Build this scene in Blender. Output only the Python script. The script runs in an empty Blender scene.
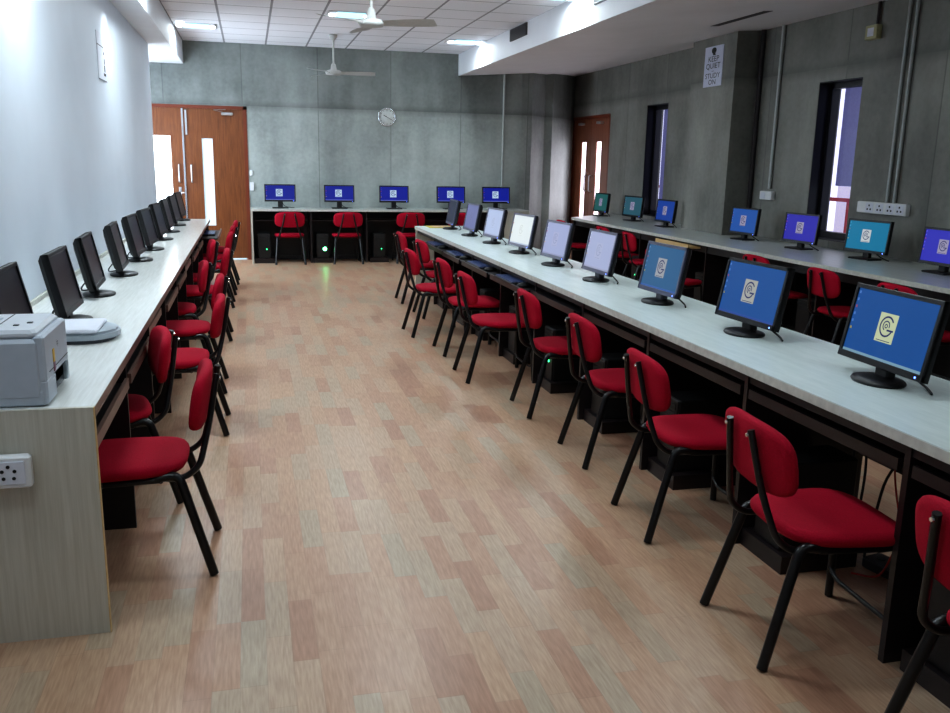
import bpy, math, random
from mathutils import Vector, Matrix
random.seed(7)
PI = math.pi
C = bpy.context.scene.collection

# ------------------------------------------------------------------ materials
def nodes_of(name):
    m = bpy.data.materials.new(name); m.use_nodes = True
    nt = m.node_tree; b = nt.nodes['Principled BSDF']
    return m, nt, b
def srgb(r, g, b):
    f = lambda c: (c/255/12.92) if c/255 <= .04045 else ((c/255+.055)/1.055)**2.4
    return (f(r), f(g), f(b), 1)
def plain(name, col, rough=.5, metal=0, noise=.06, scale=30, spec=.5, bump=0, emit=None, es=0):
    m, nt, b = nodes_of(name)
    N = nt.nodes; L = nt.links
    tc = N.new('ShaderNodeTexCoord'); nz = N.new('ShaderNodeTexNoise'); nz.inputs['Scale'].default_value = scale
    L.new(tc.outputs['Object'], nz.inputs['Vector'])
    rp = N.new('ShaderNodeValToRGB')
    rp.color_ramp.elements[0].position = .3; rp.color_ramp.elements[1].position = .7
    rp.color_ramp.elements[0].color = tuple(c*(1-noise) for c in col[:3])+(1,)
    rp.color_ramp.elements[1].color = tuple(min(1, c*(1+noise)) for c in col[:3])+(1,)
    L.new(nz.outputs['Fac'], rp.inputs['Fac']); L.new(rp.outputs['Color'], b.inputs['Base Color'])
    b.inputs['Roughness'].default_value = rough; b.inputs['Metallic'].default_value = metal
    b.inputs['Specular IOR Level'].default_value = spec
    if bump:
        bp = N.new('ShaderNodeBump'); bp.inputs['Strength'].default_value = bump; bp.inputs['Distance'].default_value = .002
        L.new(nz.outputs['Fac'], bp.inputs['Height']); L.new(bp.outputs['Normal'], b.inputs['Normal'])
    if emit:
        b.inputs['Emission Color'].default_value = emit; b.inputs['Emission Strength'].default_value = es
    return m
def mth(nt, op, a, b=None, c=None):
    n = nt.nodes.new('ShaderNodeMath'); n.operation = op
    for i, v in enumerate((a, b, c)):
        if v is None: continue
        if isinstance(v, (int, float)): n.inputs[i].default_value = v
        else: nt.links.new(v, n.inputs[i])
    return n.outputs[0]
def ramp(nt, fac, stops):
    r = nt.nodes.new('ShaderNodeValToRGB'); e = r.color_ramp.elements
    while len(e) < len(stops): e.new(.5)
    for k, (p, c) in enumerate(stops): e[k].position = p; e[k].color = c
    nt.links.new(fac, r.inputs['Fac']); return r.outputs['Color']
def mix(nt, fac, a, b, mode='MIX'):
    n = nt.nodes.new('ShaderNodeMix'); n.data_type = 'RGBA'; n.blend_type = mode
    for i, v in ((0, fac), (6, a), (7, b)):
        if isinstance(v, (int, float)): n.inputs[i].default_value = v
        elif isinstance(v, tuple): n.inputs[i].default_value = v
        else: nt.links.new(v, n.inputs[i])
    return n.outputs[2]
def pos(nt):
    g = nt.nodes.new('ShaderNodeNewGeometry'); s = nt.nodes.new('ShaderNodeSeparateXYZ')
    nt.links.new(g.outputs['Position'], s.inputs[0]); return g.outputs['Position'], s.outputs
def noise(nt, vec, scale, detail=3, sc=(1, 1, 1)):
    mp = nt.nodes.new('ShaderNodeMapping'); mp.inputs['Scale'].default_value = sc; mp.inputs['Location'].default_value = (3.17, 5.31, .437)
    nt.links.new(vec, mp.inputs['Vector'])
    n = nt.nodes.new('ShaderNodeTexNoise'); n.inputs['Scale'].default_value = scale; n.inputs['Detail'].default_value = detail
    nt.links.new(mp.outputs[0], n.inputs['Vector']); return n.outputs['Fac']

def mat_floor():
    m, nt, b = nodes_of('laminate_floor'); P, s = pos(nt)
    W, LN = .078, .38
    row = mth(nt, 'FLOOR', mth(nt, 'DIVIDE', mth(nt, 'ADD', s[0], 40*W), W))
    wn = nt.nodes.new('ShaderNodeTexWhiteNoise'); wn.noise_dimensions = '1D'; nt.links.new(row, wn.inputs['W'])
    yy = mth(nt, 'DIVIDE', mth(nt, 'ADD', s[1], mth(nt, 'MULTIPLY', wn.outputs['Value'], 3.0)), LN)
    col = mth(nt, 'FLOOR', yy)
    cb = nt.nodes.new('ShaderNodeCombineXYZ'); nt.links.new(row, cb.inputs[0]); nt.links.new(col, cb.inputs[1])
    w2 = nt.nodes.new('ShaderNodeTexWhiteNoise'); w2.noise_dimensions = '2D'; nt.links.new(cb.outputs[0], w2.inputs['Vector'])
    c1 = ramp(nt, w2.outputs['Value'], [(0, srgb(176, 137, 114)), (.2, srgb(186, 150, 125)), (.5, srgb(192, 160, 133)),
              (.75, srgb(190, 163, 139)), (1, srgb(180, 163, 141))])
    gr = noise(nt, P, 14, 5, (9, .8, 1))
    g2 = ramp(nt, gr, [(.3, (.80, .74, .70, 1)), (.7, (1.05, 1.05, 1.04, 1))])
    c2 = mix(nt, 1.0, c1, g2, 'MULTIPLY')
    fx = mth(nt, 'FRACT', mth(nt, 'DIVIDE', s[0], W)); fy = mth(nt, 'FRACT', yy)
    ex = mth(nt, 'LESS_THAN', fx, .022); ey = mth(nt, 'LESS_THAN', fy, .006)
    e = mth(nt, 'MAXIMUM', ex, ey)
    c3 = mix(nt, mth(nt, 'MULTIPLY', e, .25), c2, srgb(120, 90, 75))
    nt.links.new(c3, b.inputs['Base Color'])
    rr = noise(nt, P, 2.5, 3)
    nt.links.new(mth(nt, 'ADD', mth(nt, 'MULTIPLY', rr, .10), .285), b.inputs['Roughness'])
    b.inputs['Specular IOR Level'].default_value = .5
    return m

def mat_concrete(name, axis, joint0, step, seam, lo, hi, top=.72):
    """board-cast concrete: tall panels, a pour seam, stains running down"""
    m, nt, b = nodes_of(name); P, s = pos(nt)
    a = s[axis]
    sc = (1, 1, .14)
    n1 = noise(nt, P, 2.2, 6, (1, 1, .3)); n2 = noise(nt, P, 1.1, 5); n3 = noise(nt, P, 22, 4); n4 = noise(nt, P, 6, 5, (1, 1, .07))
    v = mth(nt, 'ADD', mth(nt, 'ADD', mth(nt, 'MULTIPLY', n1, .34), mth(nt, 'MULTIPLY', n2, .42)), mth(nt, 'ADD', mth(nt, 'MULTIPLY', n3, .12), mth(nt, 'MULTIPLY', n4, .12)))
    c = ramp(nt, v, [(.36, lo), (.64, hi)])
    # panels differ slightly
    pn = mth(nt, 'FLOOR', mth(nt, 'DIVIDE', mth(nt, 'SUBTRACT', a, joint0), step))
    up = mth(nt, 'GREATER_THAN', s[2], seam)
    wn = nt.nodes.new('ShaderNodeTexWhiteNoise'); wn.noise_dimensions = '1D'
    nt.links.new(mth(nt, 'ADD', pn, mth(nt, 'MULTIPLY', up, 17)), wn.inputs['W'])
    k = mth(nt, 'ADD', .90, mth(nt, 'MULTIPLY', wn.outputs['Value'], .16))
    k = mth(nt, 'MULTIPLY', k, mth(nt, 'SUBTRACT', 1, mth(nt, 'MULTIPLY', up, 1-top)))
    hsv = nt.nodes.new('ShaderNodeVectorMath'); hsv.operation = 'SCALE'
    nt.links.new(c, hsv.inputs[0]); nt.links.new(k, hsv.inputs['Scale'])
    fr = mth(nt, 'FRACT', mth(nt, 'DIVIDE', mth(nt, 'SUBTRACT', a, joint0), step))
    j = mth(nt, 'LESS_THAN', fr, .012)
    wob = mth(nt, 'MULTIPLY', mth(nt, 'SUBTRACT', noise(nt, P, 2.2, 4), .5), .09)
    d = mth(nt, 'ABSOLUTE', mth(nt, 'ADD', mth(nt, 'SUBTRACT', s[2], seam-.0), wob))
    sm = nt.nodes.new('ShaderNodeMapRange'); nt.links.new(d, sm.inputs[0]); sm.inputs[1].default_value = .0; sm.inputs[2].default_value = .09; sm.inputs[3].default_value = .38; sm.inputs[4].default_value = 0
    e = mth(nt, 'MAXIMUM', mth(nt, 'MULTIPLY', j, .38), sm.outputs[0])
    c4 = mix(nt, e, hsv.outputs[0], (.045, .048, .045, 1))
    nt.links.new(c4, b.inputs['Base Color'])
    b.inputs['Roughness'].default_value = .62
    bp = nt.nodes.new('ShaderNodeBump'); bp.inputs['Strength'].default_value = .25; bp.inputs['Distance'].default_value = .01
    nt.links.new(v, bp.inputs['Height']); nt.links.new(bp.outputs[0], b.inputs['Normal'])
    return m

def mat_ceiling():
    m, nt, b = nodes_of('ceiling_tiles'); P, s = pos(nt)
    fx = mth(nt, 'FRACT', mth(nt, 'DIVIDE', mth(nt, 'ADD', s[0], .855), .5645))
    fy = mth(nt, 'FRACT', mth(nt, 'DIVIDE', mth(nt, 'SUBTRACT', s[1], 10.14), .578))
    lx = mth(nt, 'LESS_THAN', fx, .045); ly = mth(nt, 'LESS_THAN', fy, .04)
    n = noise(nt, P, 60, 3)
    c = ramp(nt, n, [(.3, (.80, .81, .86, 1)), (.7, (.86, .87, .92, 1))])
    c = mix(nt, mth(nt, 'MULTIPLY', ly, .75), c, (.22, .23, .25, 1)); c = mix(nt, mth(nt, 'MULTIPLY', lx, .8), c, (.16, .17, .19, 1))
    nt.links.new(c, b.inputs['Base Color']); b.inputs['Roughness'].default_value = .8
    return m

def mat_wood(name, lo, hi, axis_scale, rough=.4):
    m, nt, b = nodes_of(name)
    tc = nt.nodes.new('ShaderNodeTexCoord')
    n = noise(nt, tc.outputs['Object'], 6, 6, axis_scale); n2 = noise(nt, tc.outputs['Object'], 25, 3, axis_scale)
    v = mth(nt, 'ADD', mth(nt, 'MULTIPLY', n, .7), mth(nt, 'MULTIPLY', n2, .3))
    nt.links.new(ramp(nt, v, [(.35, lo), (.65, hi)]), b.inputs['Base Color']); b.inputs['Roughness'].default_value = rough
    return m

def mat_screen(name, strength=1.0, k=1.0, rough=.25):
    m, nt, b = nodes_of(name)
    oi = nt.nodes.new('ShaderNodeObjectInfo')
    b.inputs['Base Color'].default_value = (.004, .004, .005, 1); b.inputs['Roughness'].default_value = .4; b.inputs['Specular IOR Level'].default_value = .2
    v = nt.nodes.new('ShaderNodeVectorMath'); v.operation = 'SCALE'; v.inputs['Scale'].default_value = .64*k
    nt.links.new(oi.outputs['Color'], v.inputs[0]); nt.links.new(v.outputs[0], b.inputs['Emission Color'])
    b.inputs['Emission Strength'].default_value = strength
    return m
def emis(name, col, s):
    m, nt, b = nodes_of(name)
    n = nt.nodes.new('ShaderNodeTexNoise'); n.inputs['Scale'].default_value = 4
    r = ramp(nt, n.outputs['Fac'], [(.3, tuple(c*.93 for c in col[:3])+(1,)), (.7, col)])
    nt.links.new(r, b.inputs['Emission Color']); b.inputs['Base Color'].default_value = col
    b.inputs['Emission Strength'].default_value = s; return m

M = dict(
 floor=mat_floor(), ceiling=mat_ceiling(),
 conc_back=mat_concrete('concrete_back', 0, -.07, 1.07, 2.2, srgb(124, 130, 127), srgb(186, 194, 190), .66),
 conc_right=mat_concrete('concrete_right', 1, 1.2, 1.22, 2.42, srgb(100, 100, 95), srgb(152, 152, 145), .84),  # darker than the back concrete: dimness of the right side put into its colour
 white_wall=plain('white_plaster', (.67, .73, .81), .5, noise=.02, scale=3, bump=.1),
 soffit=plain('soffit_paint', (.74, .76, .80), .6, noise=.02, scale=4),
 soffit_r=plain('soffit_paint_right', (.80, .79, .82), .6, noise=.03, scale=2),
 laminate_l=mat_wood('pale_laminate', srgb(218, 220, 216), srgb(232, 235, 232), (14, .7, 1), .2),
 laminate_end=mat_wood('grey_laminate', srgb(186, 182, 168), srgb(202, 199, 187), (14, 1, .5), .45),
 laminate_m=mat_wood('mint_laminate', srgb(204, 216, 214), srgb(218, 228, 226), (5, .7, 1), .3),
 laminate_r=mat_wood('dull_laminate', srgb(182, 188, 182), srgb(198, 204, 200), (5, .7, 1), .3),
 edge=plain('laminate_edge', srgb(196, 196, 188), .5, noise=.1),
 edge_brown=mat_wood('brown_edge', srgb(104, 84, 76), srgb(132, 108, 98), (1, .6, 6), .4),
 tan=mat_wood('tan_edge', srgb(196, 165, 112), srgb(216, 186, 134), (1, .6, 6), .5),
 carcass=plain('black_laminate', (.012, .011, .012), .42, noise=.2),
 carcass2=mat_wood('dark_brown_laminate', srgb(26, 20, 22), srgb(40, 32, 34), (1, .6, 6), .35),
 red=plain('red_fabric', srgb(166, 8, 42), .85, noise=.12, scale=220, spec=.2, bump=.5),
 tube=plain('black_enamel_tube', (.005, .005, .006), .32, noise=.1),
 black=plain('black_plastic', (.006, .006, .007), .4, noise=.1),
 blackm=plain('matt_black_plastic', (.008, .008, .009), .55, noise=.1),
 bezel_s=plain('silver_bezel', srgb(84, 86, 106), .35, noise=.05),
 neck_s=plain('grey_neck', srgb(70, 72, 84), .35, noise=.05),
 screen=mat_screen('screen_glow'), card=mat_screen('logo_card_glow'), bar=mat_screen('taskbar_glow'), mark=mat_screen('logo_mark_glow'),
 dark_screen=plain('screen_off', srgb(26, 24, 30), .3, noise=.1),
 ink=plain('navy_ink', srgb(30, 40, 110), .6), inkb=plain('black_ink', (.01, .01, .012), .6),
 white=plain('white_plastic', srgb(222, 224, 226), .4, noise=.02),
 paper=plain('white_paper', srgb(215, 218, 228), .8, noise=.02),
 sign=plain('sign_board', srgb(200, 204, 222), .6, noise=.02),
 grey_print=plain('printer_grey', srgb(176, 184, 194), .45, noise=.02),
 grey_print2=plain('printer_top', srgb(200, 205, 212), .4, noise=.02),
 scan_grey=plain('scanner_grey', srgb(166, 176, 184), .35, noise=.03),
 door=mat_wood('veneer_door', srgb(94, 50, 24), srgb(130, 78, 42), (9, 9, .5), .35),
 door_r=mat_wood('veneer_door_red', srgb(120, 66, 44), srgb(150, 90, 62), (9, 9, .5), .35),
 frame=plain('door_frame', srgb(112, 50, 28), .4),
 steel=plain('brushed_steel', (.55, .56, .58), .3, metal=.9),
 chrome=plain('chrome', (.75, .76, .78), .15, metal=1),
 glow_door=emis('daylit_glass', (.86, .95, 1, 1), 5.5),
 glow_frost=emis('frosted_glass', (.62, .78, .86, 1), .24),
 glow_r=emis('daylit_glass_right', (.93, .88, 1, 1), 2.6),
 glow_added=emis('added_daylight_glow', (.80, .90, 1, 1), 4.0),  # glow of the unseen window added in the recess
 lamp_blue=emis('lamp_diffuser', (.45, .80, .95, 1), 1.1),
 lamp_white=emis('lamp_bulb', (.95, .98, 1, 1), 3.0),
 led_blue=emis('blue_led', (.1, .2, 1, 1), 6), led_green=emis('green_led', (.05, 1, .3, 1), 4), led_cyan=emis('cyan_led', (.1, .8, .9, 1), 4),
 led_white=emis('bright_led', (.10, 1, .30, 1), 16),
 winframe=plain('black_window_frame', (.008, .008, .012), .4),
 fan=plain('cream_fan', srgb(190, 192, 190), .4), pvc=plain('white_conduit', srgb(172, 178, 176), .45), pvc_d=plain('grey_conduit', srgb(105, 106, 102), .5),
 ivory=plain('ivory_box', srgb(172, 166, 128), .5),
 vent=plain('vent_dark', srgb(52, 46, 48), .6), yellow=plain('yellow_paper', srgb(206, 190, 84), .8),
 orange=plain('orange_cable', srgb(170, 40, 24), .5), blind=plain('violet_blind', srgb(116, 116, 168), .8, emit=srgb(100, 100, 150), es=.35),  # blind glows faintly in place of daylight through the cloth
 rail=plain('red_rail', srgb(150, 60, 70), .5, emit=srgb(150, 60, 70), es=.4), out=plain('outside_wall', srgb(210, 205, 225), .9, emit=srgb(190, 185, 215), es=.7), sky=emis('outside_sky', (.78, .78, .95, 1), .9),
 clockf=plain('clock_face', srgb(205, 210, 208), .5), keys=plain('keyboard_keys', (.02, .02, .025), .35), key_sheen=plain('keyboard_blue_sheen', srgb(64, 80, 124), .3),  # blue of the keys is a sheen on black plastic, put into the colour
 sticker=plain('sticker_yellow', srgb(210, 170, 60), .5), sticker2=plain('sticker_purple', srgb(130, 90, 110), .5), slot=plain('dark_slot', (.03, .035, .045), .5),
 icon=mat_screen('icon_glow', k=1.0),
)

# ------------------------------------------------------------------ mesh builder
class MB:
    def __init__(s): s.v = []; s.f = []; s.mi = []; s.sm = []; s.mats = []
    def mid(s, m):
        if m not in s.mats: s.mats.append(m)
        return s.mats.index(m)
    def add(s, vs, fs, m, smooth=False, T=None):
        o = len(s.v); i = s.mid(m)
        s.v += [tuple(T @ Vector(p)) if T else tuple(p) for p in vs]
        s.f += [tuple(o+k for k in f) for f in fs]; s.mi += [i]*len(fs); s.sm += [smooth]*len(fs)
        return s
    def box(s, x0, x1, y0, y1, z0, z1, m, bev=0, T=None):
        if bev <= 0:
            vs = [(x, y, z) for z in (z0, z1) for y in (y0, y1) for x in (x0, x1)]
            fs = [(0, 2, 3, 1), (4, 5, 7, 6), (0, 1, 5, 4), (2, 6, 7, 3), (0, 4, 6, 2), (1, 3, 7, 5)]
            return s.add(vs, fs, m, False, T)
        b = bev; vs = []; rings = [(b, z0), (0, z0+b), (0, z1-b), (b, z1)]
        for ins, z in rings:
            X0, X1, Y0, Y1 = x0+ins, x1-ins, y0+ins, y1-ins
            vs += [(X0+b, Y0, z), (X1-b, Y0, z), (X1, Y0+b, z), (X1, Y1-b, z), (X1-b, Y1, z), (X0+b, Y1, z), (X0, Y1-b, z), (X0, Y0+b, z)]
        fs = []
        for r in range(3):
            for k in range(8): a = r*8+k; c = r*8+(k+1) % 8; fs.append((a, c, c+8, a+8))
        fs += [tuple(range(7, -1, -1)), tuple(range(24, 32))]
        return s.add(vs, fs, m, False, T)
    def tube(s, pts, r, m, n=8, T=None, caps=True):
        pts = [Vector(p) for p in pts]; vs = []; up = None
        for i, p in enumerate(pts):
            t = (pts[min(i+1, len(pts)-1)]-pts[max(i-1, 0)]).normalized()
            if up is None:
                up = t.orthogonal().normalized()
            else:
                up = (up - t*up.dot(t)); up = up.normalized() if up.length > 1e-6 else t.orthogonal().normalized()
            w = t.cross(up); rr = r[i] if isinstance(r, (list, tuple)) else r
            vs += [p+(up*math.cos(2*PI*k/n)+w*math.sin(2*PI*k/n))*rr for k in range(n)]
        fs = []
        for i in range(len(pts)-1):
            for k in range(n): a = i*n+k; b = i*n+(k+1) % n; fs.append((a, b, b+n, a+n))
        s.add(vs, fs, m, True, T)
        if caps: 
            o = (len(pts)-1)*n
            s.add(vs[:n], [tuple(range(n-1, -1, -1))], m, False, T); s.add(vs[o:], [tuple(range(n))], m, False, T)
        return s
    def lathe(s, prof, m, n=24, T=None, sx=1, sy=1):
        vs = []
        for r, z in prof: vs += [(r*sx*math.cos(2*PI*k/n), r*sy*math.sin(2*PI*k/n), z) for k in range(n)]
        fs = []
        for i in range(len(prof)-1):
            for k in range(n): a = i*n+k; b = i*n+(k+1) % n; fs.append((a, b, b+n, a+n))
        fs += [tuple(range(n-1, -1, -1)), tuple(range((len(prof)-1)*n, len(prof)*n))]
        return s.add(vs, fs, m, n > 12, T)
    def pad(s, fn, w, h, t, m, p=3.2, n=32, warp=None):
        """cushion: superellipse outline w x h, domed rounded edge; fn maps (u, v, d) to 3-D"""
        rings = [(.0, -.5), (.5, -.5), (.86, -.5), (.965, -.36), (1, -.12), (1, .12), (.965, .36), (.86, .5), (.5, .56), (.0, .58)]
        vs = []; 
        for sc, d in rings:
            for k in range(n):
                a = 2*PI*k/n; ca, sa = math.cos(a), math.sin(a)
                u = math.copysign(abs(ca)**(2/p), ca)*w/2*sc; v = math.copysign(abs(sa)**(2/p), sa)*h/2*sc
                if warp: u, v = warp(u, v)
                vs.append(fn(u, v, d*t))
        fs = []
        for i in range(len(rings)-1):
            for k in range(n): a = i*n+k; b = i*n+(k+1) % n; fs.append((a, b, b+n, a+n))
        return s.add(vs, fs, m, True)
    def quad(s, a, b, c, d, m, T=None): return s.add([a, b, c, d], [(0, 1, 2, 3)], m, False, T)
    def build(s, name, parent=None, loc=None):
        me = bpy.data.meshes.new(name); me.from_pydata(s.v, [], s.f)
        for m in s.mats: me.materials.append(m)
        me.polygons.foreach_set('material_index', s.mi); me.polygons.foreach_set('use_smooth', s.sm)
        me.update(); me.validate()
        o = bpy.data.objects.new(name, me); C.objects.link(o)
        if parent: o.parent = parent
        if loc: o.location = loc
        return o
def text_part(name, txt, size, m, parent, mat, squash=1, extrude=.0):
    cu = bpy.data.curves.new('t', 'FONT'); cu.body = txt; cu.size = size; cu.align_x = 'CENTER'; cu.extrude = extrude; cu.resolution_u = 3
    t = bpy.data.objects.new('t', cu); C.objects.link(t); bpy.context.view_layer.update()
    me = bpy.data.meshes.new_from_object(t); bpy.data.objects.remove(t)
    me.transform(mat @ Matrix.Diagonal((squash, 1, 1, 1))); me.materials.clear(); me.materials.append(m)
    o = bpy.data.objects.new(name, me); C.objects.link(o); o.parent = parent; return o
def bend(pts, r=.04, k=5):
    """round the corners of a polyline"""
    pts = [Vector(p) for p in pts]; out = [pts[0]]
    for i in range(1, len(pts)-1):
        p = pts[i]; a = pts[i-1]-p; b = pts[i+1]-p; d = min(r, a.length*.45, b.length*.45)
        A = p+a.normalized()*d; B = p+b.normalized()*d
        for j in range(k+1):
            t = j/k; out.append(A*(1-t)**2+p*2*t*(1-t)+B*t*t)
    out.append(pts[-1]); return out
def thing(name, label, cat, loc=(0, 0, 0), rz=0, group=None):
    o = bpy.data.objects.new(name, None); C.objects.link(o); o.empty_display_size = .05
    o.location = loc; o.rotation_euler = (0, 0, rz); tag(o, label, cat, group); return o
def tag(o, label, cat, group=None, kind=None):
    o['label'] = label; o['category'] = cat
    if group: o['group'] = group
    if kind: o['kind'] = kind
    return o
def struct(o, label, cat='wall'):
    o['kind'] = 'structure'; o['label'] = label; o['category'] = cat; return o
def dup(root, loc, rz, label):
    r = root.copy(); C.objects.link(r); r.location = loc; r.rotation_euler = (0, 0, rz); r['label'] = label
    for ch in list(root.children):
        c = ch.copy(); C.objects.link(c); c.parent = r
        for g in ch.children:
            d = g.copy(); C.objects.link(d); d.parent = c
    return r
def kids(o):
    out = []
    for c in o.children: out.append(c); out += kids(c)
    return out

# ------------------------------------------------------------------ room shell
XL, XR, YB, ZC = -1.08, 5.35, 13.4, 3.05
YF = -2.2
struct(MB().box(-2.1, 5.8, YF-.1, 14.9, -.1, 0, M['floor']).build('floor'), 'light oak block patterned laminate floor', 'floor')
b = MB().box(-2.1, 3.12, YF-.1, 13.5, ZC, ZC+.12, M['ceiling'])
struct(b.build('ceiling'), 'white tiled suspended ceiling with dark grid lines', 'ceiling')
# left bulkhead
struct(MB().box(-2.0, -.84, YF, YB, 2.74, ZC-.001, M['soffit']).build('trim_1'), 'white plastered bulkhead above the left wall', 'bulkhead')
# right bulkhead (underside rises a little towards the wall)
vs = []
for y in (YF, 14.9): vs += [(3.1, y, 2.74), (5.8, y, 2.945), (5.8, y, 3.3), (3.1, y, ZC+.12)]
b = MB().add(vs, [(0, 1, 5, 4)], M['soffit_r']).add(vs, [(1, 2, 6, 5), (2, 3, 7, 6), (3, 0, 4, 7), (3, 2, 1, 0), (4, 5, 6, 7)], M['soffit'])
struct(b.build('trim_2'), 'wide white bulkhead over the right desk row', 'bulkhead')
# left wall
struct(MB().box(XL-.12, XL, YF, 11.2, 0, 2.745, M['white_wall']).build('wall_left'), 'smooth bluish white plastered left wall')
b = MB().box(XL+.0, XL+.012, YF, 11.2, .75, .80, M['edge'])
# recess beyond the left wall; its unseen glowing window is added for light
struct(MB().box(-2.1, XL-.12, 11.05, 11.2, 0, 2.745, M['white_wall']).build('wall_recess'), 'white return wall of the recess by the wooden door')
b = MB().box(-2.1, -1.95, 11.2, 13.5, 0, .7, M['white_wall']).box(-2.1, -1.95, 11.2, 13.5, 2.3, 2.745, M['white_wall'])
b.box(-2.1, -1.95, 11.2, 11.5, .7, 2.3, M['white_wall']).box(-2.1, -1.95, 13.1, 13.5, .7, 2.3, M['white_wall'])
struct(b.build('wall_recess_side'), 'white side wall of the recess by the wooden door')
w = struct(MB().box(-2.04, -2.0, 11.5, 13.1, .7, 2.3, M['glow_added']).build('window_3'), 'unseen glowing window added in the recess for daylight', 'window')
MB().box(-2.06, -1.97, 12.27, 12.33, .7, 2.3, M['winframe']).build('window_frame', w)
# back wall with zigzag fins at its right end
xs = [(-2.1, YB), (-1.8, YB), (-.0, YB), (4.12, YB), (4.29, 13.42), (4.62, 13.78), (4.73, 13.72), (5.10, 14.12), (5.40, 14.5), (5.6, 14.5)]
def wallstrip(b, a, c, z0, z1, m):
    b.quad((a[0], a[1], z0), (c[0], c[1], z0), (c[0], c[1], z1), (a[0], a[1], z1), m)
b = MB()
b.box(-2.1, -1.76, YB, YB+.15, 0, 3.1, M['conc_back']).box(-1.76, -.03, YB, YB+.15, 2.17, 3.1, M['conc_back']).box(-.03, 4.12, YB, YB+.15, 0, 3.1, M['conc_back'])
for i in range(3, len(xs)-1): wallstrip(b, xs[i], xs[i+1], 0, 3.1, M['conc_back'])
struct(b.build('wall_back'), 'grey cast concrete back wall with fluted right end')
# right wall with two window holes and a door hole
holes = [(7.07, 7.7, .82, 2.3), (10.9, 11.54, .80, 2.29), (12.82, 14.5, 0, 2.24)]
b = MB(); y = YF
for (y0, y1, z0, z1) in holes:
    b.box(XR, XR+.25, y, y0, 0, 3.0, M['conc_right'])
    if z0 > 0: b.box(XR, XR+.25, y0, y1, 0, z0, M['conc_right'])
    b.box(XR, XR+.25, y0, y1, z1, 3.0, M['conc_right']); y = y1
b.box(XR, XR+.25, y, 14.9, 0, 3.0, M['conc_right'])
struct(b.build('wall_right'), 'grey cast concrete right wall, dimness put into its colour, with narrow windows')
struct(MB().box(5.05, XR+.02, 8.77, 9.74, 0, 2.97, M['conc_right']).build('wall_column'), 'square concrete column carrying the study sign', 'column')
struct(MB().box(5.05, 5.35, YF-.2, YF-.1, 0, 3, M['conc_right']).box(-2.1, 5.8, YF-.12, YF, 0, 3.3, M['white_wall']).build('wall_front'), 'plain wall behind the viewer')
struct(MB().box(XL, XL+.014, YF, 11.2, .7505, .775, M['edge']).build('trim_3'), 'thin grey edging strip between left wall and desk', 'edging')

# windows
def window(n, y0, y1, z0, z1, label):
    w = struct(MB().box(XR+.17, XR+.172, y0, y1, z0, z1, M['glow_frost']).build(f'window_{n}'), label, 'window')
    f = MB(); t = .05
    for (a, c, d, e) in ((y0, y0+t*.3, z0, z1), (y1-t, y1, z0, z1), (y0, y1, z0, z0+t*1.4), (y0, y1, z1-t*1.2, z1)): f.box(XR+.12, XR+.2, a, c, d, e, M['winframe'])
    # thin black sheets over the reveals
    f.box(XR+.004, XR+.12, y1-.008, y1-.001, z0+.001, z1, M['winframe']); f.box(XR+.004, XR+.12, y0, y1-.001, z1-.010, z1-.001, M['winframe']); f.box(XR+.004, XR+.12, y0, y1, z0+.001, z0+.008, M['winframe'])
    f.build('window_frame', w); return w
def pane_mat():
    m, nt, bs = nodes_of('clear_pane'); bs.inputs['Roughness'].default_value = .05
    mx = nt.nodes.new('ShaderNodeMixShader'); tr = nt.nodes.new('ShaderNodeBsdfTransparent'); gl = nt.nodes.new('ShaderNodeBsdfGlossy'); gl.inputs['Roughness'].default_value = .05
    mx.inputs[0].default_value = .06; out = nt.nodes['Material Output']
    nt.links.new(tr.outputs[0], mx.inputs[1]); nt.links.new(gl.outputs[0], mx.inputs[2]); nt.links.new(mx.outputs[0], out.inputs[0]); return m
M['pane'] = pane_mat()
for n, (y0, y1, z0, z1), lab in ((1, holes[0], 'tall narrow black framed window beside the socket strip'), (2, holes[1], 'tall narrow black framed window left of the column')):
    w = window(n, y0, y1, z0, z1, lab); w.data.materials[0] = M['pane']
    zb = 1.33 if n == 1 else 1.0
    tag(MB().box(XR+.185, XR+.19, y0-.0, y1-.15, zb, z1, M['blind']).build('window_blind'), 'violet grey blind drawn down behind the '+('nearer' if n == 1 else 'farther')+' narrow window', 'blind')
tag(MB().box(9.0, 9.1, 6, 22, -1, 6, M['sky']).build('daylight_haze'), 'pale violet daylight haze seen outside the narrow windows', 'sky')
r = MB()
r.box(6.26, 6.30, 7.6, 16, 1.14, 1.18, M['rail'])
for i in range(14): r.box(6.27, 6.29, 7.7+i*.6, 7.73+i*.6, .2, 1.14, M['rail'])
tag(r.build('balcony_railing'), 'red metal railing outside the nearer narrow window', 'railing')
tag(MB().box(6.6, 6.7, 8.0, 8.95, -.5, 1.32, M['out']).build('outside_parapet'), 'pale lilac wall block beyond the red railing', 'wall')

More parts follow.
